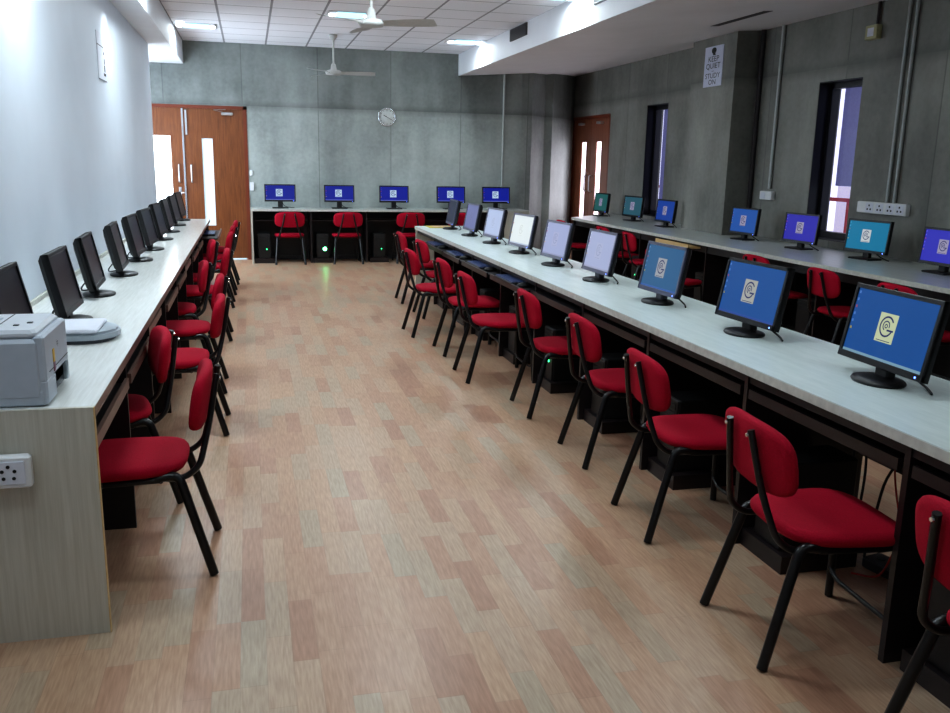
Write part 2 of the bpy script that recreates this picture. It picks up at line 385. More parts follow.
# doors
def door_back():
    d = struct(MB().box(-1.80, -1.74, YB-.01, YB+.08, 0, 2.19, M['frame']).box(-.06, -.01, YB-.012, YB+.08, 0, 2.19, M['frame']).box(-1.80, -.01, YB-.012, YB+.08, 2.145, 2.19, M['frame']).build('door_1'), 'tall double wooden door with narrow glass strips in the back wall', 'door')
    for (x0, x1, g0, g1, z0, z1, gm, nm) in ((-1.74, -.905, -1.30, -1.07, .55, 1.76, 'glow_door', 'left'), (-.885, -.06, -.645, -.495, .50, 1.735, 'glow_frost', 'right')):
        l = MB()
        l.box(x0, g0, YB+.01, YB+.05, .02, 2.145, M['door']).box(g1, x1, YB+.01, YB+.05, .02, 2.145, M['door'])
        l.box(g0, g1, YB+.01, YB+.05, .02, z0, M['door']).box(g0, g1, YB+.01, YB+.05, z1, 2.145, M['door'])
        lo = l.build('door_leaf', d)
        MB().box(g0, g1, YB+.025, YB+.035, z0, z1, M[gm]).build('glass_pane', lo)
        hx = -.97 if nm == 'left' else -.80
        h = MB().tube(bend([(hx, YB+.01, 1.12), (hx, YB-.035, 1.12), (hx, YB-.035, 1.36), (hx, YB+.01, 1.36)], .02), .011, M['steel'])
        if nm == 'left': h.box(hx-.02, hx+.02, YB+.003, YB+.012, .88, 1.05, M['steel'], .004).tube([(hx, YB, .97), (hx, YB-.03, .97), (hx+.07, YB-.03, .97)], .009, M['steel'])
        h.build('door_handle', lo)
    MB().box(-.907, -.883, YB-.005, YB+.02, .02, 2.14, M['chrome']).build('meeting_strip', d)
    MB().box(-.86, -.835, YB-.01, YB+.01, 1.78, 2.12, M['steel']).build('flush_bolt', d)
    c = MB().box(-.36, -.2, YB-.05, YB+.01, 2.06, 2.10, M['steel'], .008)
    c.tube([(-.34, YB-.04, 2.10), (-.46, YB-.07, 2.125), (-.30, YB-.01, 2.14)], .006, M['steel'])
    c.build('door_closer', d)
    MB().box(-.45, -.08, YB+.0, YB+.04, .001, .022, M['glow_frost']).build('light_gap', d)
door_back()
def door_right():
    y0, y1, X = 12.82, 14.5, XR
    d = struct(MB().box(X+.0, X+.1, y0, y0+.05, 0, 2.24, M['frame']).box(X, X+.1, y1-.05, y1, 0, 2.24, M['frame']).box(X, X+.1, y0, y1, 2.19, 2.24, M['frame']).build('door_2'), 'double wooden door with two bright glass strips in the right wall', 'door')
    ym = 13.66
    for (a, c, g0, g1) in ((y0+.05, ym-.005, 13.21, 13.42), (ym+.005, y1-.05, 13.86, 14.06)):
        l = MB(); z0, z1 = .45, 1.83
        l.box(X+.03, X+.07, a, g0, .02, 2.19, M['door_r']).box(X+.03, X+.07, g1, c, .02, 2.19, M['door_r'])
        l.box(X+.03, X+.07, g0, g1, .02, z0, M['door_r']).box(X+.03, X+.07, g0, g1, z1, 2.19, M['door_r'])
        lo = l.build('door_leaf', d)
        MB().box(X+.045, X+.055, g0, g1, z0, z1, M['glow_r']).build('glass_pane', lo)
        hy = c-.1 if c < ym+.01 else a+.1
        MB().tube(bend([(X+.03, hy, 1.05), (X-.02, hy, 1.05), (X-.02, hy, 1.3), (X+.03, hy, 1.3)], .02), .010, M['steel']).build('door_handle', lo)
        MB().box(X-.04, X+.03, (a+c)/2-.12, (a+c)/2+.04, 2.10, 2.14, M['steel'], .006).build('door_closer', lo)
door_right()

# ------------------------------------------------------------------ ceiling lights
def fixture(x, y, label, on=True):
    t = thing('ceiling_light', label, 'light', (x, y, ZC), 0, 'recessed ceiling lights')
    f = MB(); w, h = .25, .19
    for (a, c, d, e) in ((-w, w, -h, -h+.02), (-w, w, h-.02, h), (-w, -w+.02, -h, h), (w-.02, w, -h, h)): f.box(a, c, d, e, -.008, -.001, M['steel'])
    f.build('light_frame', t)
    MB().box(-.15, .15, -h+.02, h-.02, -.016, -.002, M['lamp_blue']).build('diffuser', t)
    for s in (-1, 1):
        MB().lathe([(.03, -.022), (.04, -.012), (.04, -.001)], M['lamp_white'], 14, Matrix.Translation((s*.195, .06, 0)), 1, 1.6).build('bulb', t)
    return t
vis = [(-.575, 11.8, 'recessed ceiling light nearest the left bulkhead above the door'), (1.14, 10.27, 'recessed ceiling light beside the nearer ceiling fan'), (2.86, 11.96, 'recessed ceiling light touching the right bulkhead at the back')]
other = [(-.575, 8.3), (2.86, 8.4), (1.14, 6.8), (-.575, 4.9), (2.86, 4.9), (1.14, 3.2), (-.575, 1.4), (2.86, 1.4), (1.14, -.3)]
for x, y, l in vis: fixture(x, y, l)
pos_names = ['over the left chairs midway', 'over the middle desk midway', 'over the aisle midway', 'over the scanner', 'over the near middle chairs', 'over the near aisle', 'over the left desk end', 'above the right foreground', 'behind the viewer']
for (x, y), nm in zip(other, pos_names): fixture(x, y, 'recessed ceiling light '+nm)
def area(x, y, z, sx, sy, p, col=(.84, .95, 1), rot=(0, 0, 0)):
    l = bpy.data.lights.new('area_lamp', 'AREA'); l.shape = 'RECTANGLE'; l.size = sx; l.size_y = sy; l.energy = p; l.color = col
    o = bpy.data.objects.new('area_lamp', l); C.objects.link(o); o.location = (x, y, z); o.rotation_euler = rot; return o
PW = dict(zip([(-.575, 11.8), (1.14, 10.27), (2.86, 11.96)]+other, (12, 18, 11, 19, 13, 20, 22, 13, 17, 9, 6, 3)))
for (x, y), p in PW.items(): area(x, y, ZC-.04, .45, .34, p)
def spot(x, y, z, p, ang, blend, rot=(0, 0, 0), col=(.82, .93, 1), r=.012):
    l = bpy.data.lights.new('downlight', 'SPOT'); l.energy = p; l.spot_size = math.radians(ang); l.spot_blend = blend; l.color = col; l.shadow_soft_size = r
    o = bpy.data.objects.new('downlight', l); C.objects.link(o); o.location = (x, y, z); o.rotation_euler = rot; return o
SP = []
for (x, y, z) in ((3.0, 11.95, 3.03), (3.0, 8.25, 3.03), (-.74, 11.6, 3.03), (-.74, 8.2, 3.03)):
    spot(x, y, z, 16, 122, .12)
    SP.append((x, y))
for y, p in ((2.2, 16), (4.9, 30), (7.9, 26)): spot(-.89, y, 2.72, p, 118, 1.0, r=.05)
for i, (x, y) in enumerate(SP):
    t = MB().lathe([(.045, -.01), (.05, -.001)], M['lamp_white'], 16).build('downlight_lens'); t.location = (x, y, ZC)
    tag(t, ['small round downlight against the right bulkhead at the back', 'small round downlight against the right bulkhead nearer the viewer', 'small round downlight against the left bulkhead at the back', 'small round downlight against the left bulkhead nearer the viewer'][i], 'light', 'bulkhead downlights')
# daylight lamps: the added recess window, then the right door glass
area(-1.93, 12.3, 1.5, 1.5, 1.5, 34, (.72, .86, 1), (0, -PI/2, 0))
area(5.3, 13.65, 1.2, 1.2, .9, 3.5, (.9, .86, 1), (0, PI/2, 0))

# fans
def fan(x, y, rz, label):
    t = thing('ceiling_fan', label, 'fan', (x, y, ZC), rz, 'ceiling fans over the aisle')
    MB().lathe([(.02, -.07), (.05, -.03), (.055, 0)], M['fan'], 16).build('canopy', t)
    MB().tube([(0, 0, -.02), (0, 0, -.40)], .012, M['fan']).build('rod', t)
    MB().lathe([(.03, -.50), (.095, -.495), (.11, -.47), (.09, -.445), (.04, -.43), (.03, -.37), (.015, -.35)], M['fan'], 20).build('motor', t)
    for k in range(3):
        a = k*2*PI/3; T = Matrix.Rotation(a, 4, 'Z')
        vs = []
        for i in range(9):
            u = i/8; xx = .10+u*.44; wd = (.03+.055*math.sin(min(1, u*1.5)*PI/2))*(1 if u < .95 else .7)
            vs += [(xx, -wd, -.455), (xx, wd, -.485)]
        fs = [(2*i, 2*i+2, 2*i+3, 2*i+1) for i in range(8)]
        vs2 = [(a_, b_, c_-.004) for a_, b_, c_ in vs]
        b = MB().add(vs, fs, M['fan'], True, T).add(vs2, [tuple(reversed(f)) for f in fs], M['fan'], True, T); b.build('blade', t)
    return t
fan(1.11, 12.0, math.radians(-8), 'white ceiling fan nearest the clock wall')
fan(1.01, 7.55, math.radians(-25), 'white ceiling fan hanging nearer the viewer')

# bulkhead vents + slot
for i, (y, l) in enumerate(((10.3, 'dark square air vent in right bulkhead, farther one'), (7.6, 'dark square air vent in right bulkhead, cut by the top of the photo'))):
    v = MB().box(3.085, 3.105, y-.33, y+.33, 2.90, 3.035, M['vent'])
    for k in range(6): v.box(3.08, 3.09, y-.32, y+.32, 2.91+k*.021, 2.916+k*.021, M['winframe'])
    tag(v.build('air_vent'), l, 'vent', 'bulkhead vents')
t = MB(); zz = lambda x: 2.74+(x-3.1)*.0759
t.add([(4.47, 7.35, zz(4.47)-.003), (4.56, 7.35, zz(4.56)-.003), (4.56, 8.3, zz(4.56)-.003), (4.47, 8.3, zz(4.47)-.003),
       (4.47, 7.35, zz(4.47)+.01), (4.56, 7.35, zz(4.56)+.01), (4.56, 8.3, zz(4.56)+.01), (4.47, 8.3, zz(4.47)+.01)], [(3, 2, 1, 0), (4, 5, 6, 7), (0, 1, 5, 4), (1, 2, 6, 5), (2, 3, 7, 6), (3, 0, 4, 7)], M['vent'])
tag(t.build('slot_diffuser'), 'long dark slot diffuser in the underside of the right bulkhead', 'vent')

# clock
c = thing('wall_clock', 'round white wall clock with chrome rim on the back wall', 'clock', (2.015, YB-.002, 2.105))
R90 = Matrix.Rotation(PI/2, 4, 'X')
MB().lathe([(.135, 0), (.135, .03), (.125, .036), (.115, .03), (.115, 0)], M['chrome'], 32, R90).build('rim', c)
MB().lathe([(.117, .0), (.117, .022)], M['clockf'], 32, R90).build('clock_face', c)
for a, l, w in ((60, .06, .006), (242, .085, .004)):
    q = math.radians(a); dx, dz = -math.sin(q), math.cos(q)
    MB().tube([(0, -.025, 0), (dx*l, -.025, dz*l)], w, M['inkb'], 4).build('clock_hand', c)
h = MB()
for k in range(12):
    q = k*PI/6; h.box(-.003, .003, -.024, -.0225, .092, .108, M['inkb'], 0, Matrix.Rotation(q, 4, 'Y'))
h.build('hour_marks', c)

# sign KEEP QUIET STUDY ON, on the column
s = thing('wall_sign', 'white KEEP QUIET STUDY ON notice with black head emblem on the column', 'sign', (5.05, 9.23, 2.575))
MB().box(-.008, -.001, -.20, .20, -.215, .215, M['sign']).build('board', s)
RS = Matrix.Translation((-.0095, 0, 0)) @ Matrix(((0, 0, -1, 0), (-1, 0, 0, 0), (0, 1, 0, 0), (0, 0, 0, 1)))
for txt, z, sz in (('KEEP', .052, .082), ('QUIET', -.022, .082), ('\u2013', -.068, .07), ('STUDY', -.125, .078), ('ON', -.193, .078)):
    text_part('lettering', txt, sz, M['inkb'], s, RS @ Matrix.Translation((0, z, 0)), 1.35)
hd = MB(); n = 20
vs = [(-.0095, -.052*math.cos(2*PI*k/n)*(1+.15*math.sin(2*PI*k/n)), .165+.035*math.sin(2*PI*k/n)) for k in range(n)]
hd.add(vs, [tuple(range(n))], M['inkb']); hd.quad((-.0095, .02, .14), (-.0095, -.025, .14), (-.0095, -.045, .118), (-.0095, .018, .118), M['inkb']); hd.build('head_emblem', s)
# faint paper notice on left wall
s = thing('wall_notice', 'thin white paper notice with small black figures on the left wall', 'sign', (XL, 7.58, 2.25))
MB().box(.001, .005, -.19, .19, -.20, .15, M['paper']).build('paper_sheet', s)
g = MB(); g.box(.0055, .007, -.19, .19, -.20, -.195, M['inkb']).box(.0055, .007, .10, .13, -.13, -.08, M['inkb']).box(.0055, .007, .11, .13, -.07, -.03, M['inkb']).box(.0055, .007, .06, .16, -.16, -.14, M['inkb']).box(.0055, .007, .10, .12, 0, .02, M['inkb']).box(.0055, .007, -.19, .10, .05, .056, M['vent'])
g.build('printed_marks', s)

# conduits & boxes
def cond(pts, r, m, label, grp=None): return tag(MB().tube(pts, r, m, 8).build('cable_conduit'), label, 'conduit', grp)
cond([(3.82, YB-.02, 2.79), (3.82, YB-.02, .75)], .018, M['pvc'], 'thin white conduit running down the back wall to the desk')
cond([(XR-.02, 8.36, 2.95), (XR-.02, 8.36, 1.27)], .018, M['pvc'], 'white conduit dropping to the small switch box right of the column')
cond([(XR-.02, 6.55, 2.93), (XR-.02, 6.55, 1.21)], .014, M['pvc'], 'left one of the twin white conduits above the socket strip')
cond([(XR-.02, 6.46, 2.93), (XR-.02, 6.46, 1.21)], .014, M['pvc'], 'right one of the twin white conduits above the socket strip')
cond([(XR-.025, 8.72, 2.95), (XR-.025, 8.72, .76)], .026, M['vent'], 'dark pipe in the corner beside the concrete column')
cond([(XR-.02, 6.93, 2.95), (XR-.02, 6.93, 2.72)], .014, M['vent'], 'short dark conduit above the ivory junction box')
t = thing('switch_box', 'small white switch box on the concrete wall right of the column', 'socket', (XR, 8.38, 1.20))
MB().box(-.05, -.001, -.11, .11, -.045, .045, M['white'], .006).build('box_body', t); MB().box(-.056, -.05, .0, .08, -.03, .03, M['paper'], .002).build('rocker', t)
t = thing('junction_box', 'ivory junction box high on the right wall', 'socket', (XR, 6.96, 2.66))
MB().box(-.06, -.001, -.075, .075, -.06, .06, M['ivory'], .006).build('box_body', t); MB().box(-.063, -.06, -.04, .04, -.035, .035, M['paper'], .001).build('cover', t)
t = thing('socket_strip', 'long white strip of power sockets under the twin conduits', 'socket', (XR, 6.585, 1.165))
MB().box(-.05, -.001, -.31, .31, -.05, .05, M['white'], .006).build('strip_body', t)
for k in range(4):
    p = MB(); yy = .14-.13*k if k < 3 else -.24
    p.box(-.054, -.05, yy-.05, yy+.05, -.04, .04, M['paper'], .002)
    for (dy, dz) in ((-.02, -.015), (.02, -.015), (0, .018)): p.box(-.0555, -.054, yy+dy-.008, yy+dy+.008, dz-.008, dz+.008, M['inkb'])
    p.build('socket', t)
t = thing('socket_box', 'white two socket power box on the end panel of the left desk', 'socket', (-.66, 2.735, .572))
MB().box(-.24, 0, -.035, -.001, -.05, .05, M['white'], .006).build('box_body', t)
p = MB().box(-.105, -.015, -.039, -.035, -.036, .036, M['paper'], .002)
for (dx, dz) in ((0, .02), (-.017, .006), (.017, .006), (-.014, -.016), (.014, -.016)): p.lathe([(.0055, .0), (.0055, .002)], M['inkb'], 8, Matrix.Translation((-.06+dx, -.039, dz)) @ R90)
p.build('socket', t); MB().box(-.215, -.125, -.041, -.035, -.034, .034, M['white'], .003).build('rocker', t)
t = thing('door_switch', 'small white switch plate right of the wooden door, lower one', 'switch', (.03, YB, 1.07), 0); MB().box(-.03, .03, -.02, -.001, -.06, .06, M['white'], .004).build('box_body', t)
t = thing('door_switch', 'small white switch plate right of the wooden door, upper one', 'switch', (.025, YB, 1.26), 0); MB().box(-.02, .02, -.02, -.001, -.04, .04, M['white'], .004).build('box_body', t)

# ------------------------------------------------------------------ desks
def worktop(x0, x1, y0, y1, z0, z1, top, edge, parent, zt=None):
    o = MB().box(x0, x1, y0, y1, z1-.004, z1, top).box(x0, x1, y0, y1, z0, z1-.004, edge); return o.build('worktop', parent)
# left bench
D = .75
L = thing('computer_desk', 'long pale laminate computer bench running along the left white wall', 'desk', (0, 0, 0))
worktop(XL+.005, -.48, 2.76, 11.1, D-.035, D, M['laminate_l'], M['edge_brown'], L)
MB().box(XL+.005, -.483, 2.745, 2.762, 0, D-.0005, M['laminate_end']).box(-.4835, -.4805, 2.744, 2.7625, 0, D-.001, M['tan']).build('end_panel', L)
MB().box(XL+.02, XL+.04, 2.77, 11.1, 0, D-.036, M['carcass']).build('modesty_panel', L)
pl = [3.59+.85*k for k in range(9)]+[11.08]
for y in pl: MB().box(XL+.04, -.50, y-.01, y+.01, 0, D-.036, M['carcass']).build('partition', L)
trays = [(2.80, 3.56, 0), (3.63, 4.40, .0), (4.47, 5.25, -.03), (5.33, 6.1, -.0), (6.2, 6.95, -.0), (7.05, 7.8, -.02), (7.9, 8.65, -.0), (8.75, 9.5, 0), (9.95, 11.05, .14)]
for i, (a, c, dx) in enumerate(trays):
    t = MB().box(-.93+dx, -.50+dx, a, c, .605, .62, M['carcass']).box(-.502+dx, -.488+dx, a, c, .60, .64, M['edge_brown'])
    t.build('keyboard_tray', L)
# middle bench
X0, X1 = 1.83, 2.45
Mi = thing('computer_desk', 'long mint white computer bench standing in the middle of the room', 'desk', (0, 0, 0))
worktop(X0, X1, 1.0, 10.03, D-.036, D, M['laminate_m'], M['edge'], Mi)
MB().box(X0+.01, X1-.01, 10.0, 10.028, 0, D-.037, M['laminate_end']).build('end_panel', Mi)
mp = [1.17, 2.06, 2.945, 3.83, 4.715, 5.60, 6.465, 7.37, 8.115, 9.02]
for y in mp: MB().box(X0+.025, X1-.03, y-.012, y+.012, 0, D-.037, M['carcass2']).build('partition', Mi)
MB().box(X1-.05, X1-.03, 2.945, 10.0, .0, D-.037, M['carcass']).box(X1-.05, X1-.03, 1.0, 2.05, 0, D-.037, M['carcass']).box(X1-.05, X1-.03, 2.05, 2.945, .35, D-.037, M['carcass']).build('modesty_panel', Mi)  # real panel above; black down to the floor stands for the dark beyond
MB().box(X0+.03, X0+.045, 1.0, 10.0, D-.075, D-.037, M['carcass']).build('front_rail', Mi)
for i in range(len(mp)-1):
    a, c = mp[i]+.03, mp[i+1]-.03
    dx = {5: -.09, 6: -.10, 7: -.11, 8: -.10, 4: -.04}.get(i, .0)
    zt = .63
    t = MB().box(X0+.03+dx, X0+.40+dx, a, c, zt, zt+.014, M['carcass']).box(X0+.02+dx, X0+.034+dx, a, c, zt-.012, zt+.026, M['carcass2'])
    t.build('keyboard_tray', Mi)
# back bench
DB = .772
Bk = thing('computer_desk', 'pale laminate computer bench along the back concrete wall', 'desk', (0, 0, 0))
worktop(0, 4.12, 12.86, YB-.002, DB-.03, DB, M['laminate_r'], M['edge'], Bk)
MB().box(0, .022, 12.865, YB-.01, 0, DB-.031, M['laminate_end']).build('end_panel', Bk)
MB().box(3.74, 4.12, 12.87, 12.90, 0, DB-.031, M['laminate_end']).box(4.09, 4.12, 12.90, YB-.01, 0, DB-.031, M['laminate_end']).build('end_panel', Bk)
MB().box(.03, 4.08, YB-.04, YB-.02, 0, DB-.031, M['carcass']).build('modesty_panel', Bk)
for x in (.83, 1.63, 2.48, 3.25): MB().box(x, x+.02, 12.89, YB-.045, 0, DB-.031, M['carcass2']).build('partition', Bk)
for x in (.06, .86, 1.67, 2.505): MB().box(x, x+.74, 12.93, 13.3, .60, .615, M['carcass2']).build('keyboard_tray', Bk)
# right bench
Rt = thing('computer_desk', 'long dull white computer bench along the right concrete wall', 'desk', (0, 0, 0))
o = MB(); o.box(4.37, XR-.005, 1.0, 8.76, D-.004, D, M['laminate_r']).box(4.37, 5.045, 8.76, 9.75, D-.004, D, M['laminate_r']).box(4.37, XR-.005, 9.75, 11.70, D-.004, D, M['laminate_r'])
o.box(4.37, XR-.005, 1.0, 8.76, D-.034, D-.004, M['edge']).box(4.37, 5.045, 8.76, 9.75, D-.034, D-.004, M['edge']).box(4.37, XR-.005, 9.75, 11.70, D-.034, D-.004, M['edge'])
o.add([(x_, y_, z_) for z_ in (D-.034, D) for x_, y_ in ((4.37, 11.7), (XR-.005, 11.7), (XR-.005, 12.6))], [(2, 1, 0), (3, 4, 5), (0, 1, 4, 3), (1, 2, 5, 4), (2, 0, 3, 5)], M['laminate_r']); o.build('worktop', Rt)
MB().box(4.39, XR-.02, 11.66, 11.69, 0, D-.035, M['carcass2']).build('end_panel', Rt)
MB().box(4.85, 4.87, 1.0, 11.66, 0, D-.035, M['carcass']).build('modesty_panel', Rt)
MB().box(4.42, 4.435, 1.0, 11.66, D-.11, D-.035, M['carcass']).build('front_rail', Rt)
for yp in (1.9, 2.8, 3.6, 4.5, 5.4, 6.10, 7.035, 7.93, 8.6, 9.49, 10.38, 10.9): MB().box(4.41, 4.84, yp, yp+.02, 0, D-.035, M['carcass2']).build('partition', Rt)
tag(MB().box(4.29, 4.42, 8.07, 8.82, .672, .692, M['tan']).box(4.28, 4.295, 8.07, 8.82, .665, .712, M['tan']).build('wooden_tray'), 'tan wooden keyboard tray pulled out from the right bench', 'tray')

# ------------------------------------------------------------------ chairs
def make_chair(label, group):
    t = thing('padded_chair', label, 'chair', (0, 0, 0), 0, group)
    def warp(u, v): return u*(1+.13*(v/.4)), v
    MB().pad(lambda u, v, d: (u, .290+v, .400+d*1.0 - .35*max(0, v-.12)**1.5 + .015*(-v)), .415, .415, .045, M['red'], 3.6, 36, warp).build('seat', t)
    # backrest: curved in plan, leaning back
    def bf(u, v, d):
        return (u, .020+.018 - v*.16 - d + .55*u*u*1.0 - .02, .636+v)
    MB().pad(bf, .42, .220, .042, M['red'], 3.4, 36).build('backrest', t)
    for s in (-1, 1):
        MB().tube(bend([(s*.068, -.033, .725), (s*.105, .0, .54), (s*.150, .035, .405), (s*.152, .09, .362), (s*.152, .21, .366)], .06, 6), .0115, M['tube'], 8).build('back_upright', t)
        MB().tube(bend([(s*.205, 0, .004), (s*.172, .108, .385), (s*.172, .19, .372)], .045, 6), .0165, M['tube'], 8).build('leg', t)
        MB().tube(bend([(s*.200, .475, .004), (s*.178, .455, .372), (s*.178, .36, .366)], .05, 6), .0145, M['tube'], 8).build('leg', t)
    f = MB()
    for s in (-1, 1): f.tube([(s*.175, .17, .368), (s*.177, .38, .364)], .0115, M['tube'])
    f.tube([(-.175, .17, .364), (.175, .17, .364)], .010, M['tube']).tube([(-.178, .37, .362), (.178, .37, .362)], .010, M['tube'])
    f.build('seat_frame', t)
    MB().tube(bend([(-.195, .462, .12), (-.15, .462, .09), (.15, .462, .09), (.195, .462, .12)], .03), .008, M['tube'], 6).build('stretcher', t)
    sc = MB()
    for s in (-1, 1): sc.lathe([(.007, 0), (.006, .004)], M['chrome'], 8, Matrix.Translation((s*.068, -.043, .71)) @ R90)
    sc.build('screw', t)
    return t
ordn = ['nearest', 'second', 'third', 'fourth', 'fifth', 'sixth', 'seventh', 'eighth', 'ninth', 'farthest']
mid = [(1.545, 1.50, -3), (1.475, 2.30, -4), (1.525, 3.215, -4), (1.585, 4.085, -2), (1.575, 4.975, -2), (1.405, 5.855, 0), (1.425, 6.70, 0), (1.305, 7.465, 2), (1.565, 8.35, 3), (1.52, 9.26, 0)]
proto = None
mlab = ['red padded chair cut off by the bottom right edge of the photo', 'red padded chair at the middle bench in front of the dangling cables',
 'red padded chair third from the viewer at the middle bench', 'red padded chair fourth from the viewer at the middle bench', 'red padded chair fifth from the viewer at the middle bench',
 'red padded chair sixth from the viewer at the middle bench', 'red padded chair seventh from the viewer at the middle bench', 'red padded chair at the middle bench pulled farthest out into the aisle',
 'red padded chair at the middle bench tucked just behind the pulled out one', 'red padded chair at the far end of the middle bench row']
def put(x, y, rz, label, grp):
    global proto
    if proto is None:
        proto = make_chair(label, grp); proto.location = (x, y, 0); proto.rotation_euler = (0, 0, rz); return proto
    c = dup(proto, (x, y, 0), rz, label); c['group'] = grp; return c
for (x, y, a), l in zip(mid, mlab): put(x, y, -PI/2+math.radians(a), l, 'red chairs along the middle bench')
left = [(-.175, 3.29, 0), (-.385, 4.02, 12), (-.17, 4.97, 0), (-.20, 5.87, 0), (-.33, 6.66, 5), (-.195, 7.56, 0), (-.34, 8.38, 5), (-.2, 9.22, 0), (-.19, 10.08, 0), (-.17, 10.9, 0)]
llab = ['red padded chair nearest the printer end of the left bench', 'red padded chair pushed in under the left bench beside the scanner', 'red padded chair third from the printer end at the left bench',
 'red padded chair fourth from the printer end at the left bench', 'red padded chair fifth from the printer end, pushed in at the left bench', 'red padded chair sixth from the printer end at the left bench',
 'red padded chair seventh from the printer end, pushed in at the left bench', 'red padded chair third from the door end of the left bench', 'red padded chair second from the door end of the left bench', 'red padded chair at the door end of the left bench']
for (x, y, a), l in zip(left, llab): put(x, y, PI/2+math.radians(a), l, 'red chairs along the left bench')
for x, l in ((.53, 'leftmost red padded chair at the back bench'), (1.35, 'second red padded chair from the left at the back bench'), (2.26, 'third red padded chair from the left at the back bench'), (3.02, 'rightmost red padded chair at the back bench, behind the middle bench monitors')):
    put(x, 12.66, 0, l, 'red chairs along the back bench')
for x, y, a, l in ((4.18, 4.97, -3, 'nearest red padded chair at the right bench, below the nearest blue monitors'), (4.22, 5.83, -3, 'second nearest red padded chair at the right bench'), (4.24, 6.80, 0, 'third red padded chair from the viewer at the right bench'),
    (3.73, 7.52, 33, 'red padded chair at the right bench next to the tan tray'), (4.12, 9.24, -4, 'third red padded chair from the far end of the right bench'), (4.14, 10.06, 0, 'second red padded chair from the far end of the right bench'), (4.02, 11.2, 0, 'farthest red padded chair at the right bench by the fluted wall')):
    put(x, y, -PI/2+math.radians(a), l, 'red chairs along the right bench')

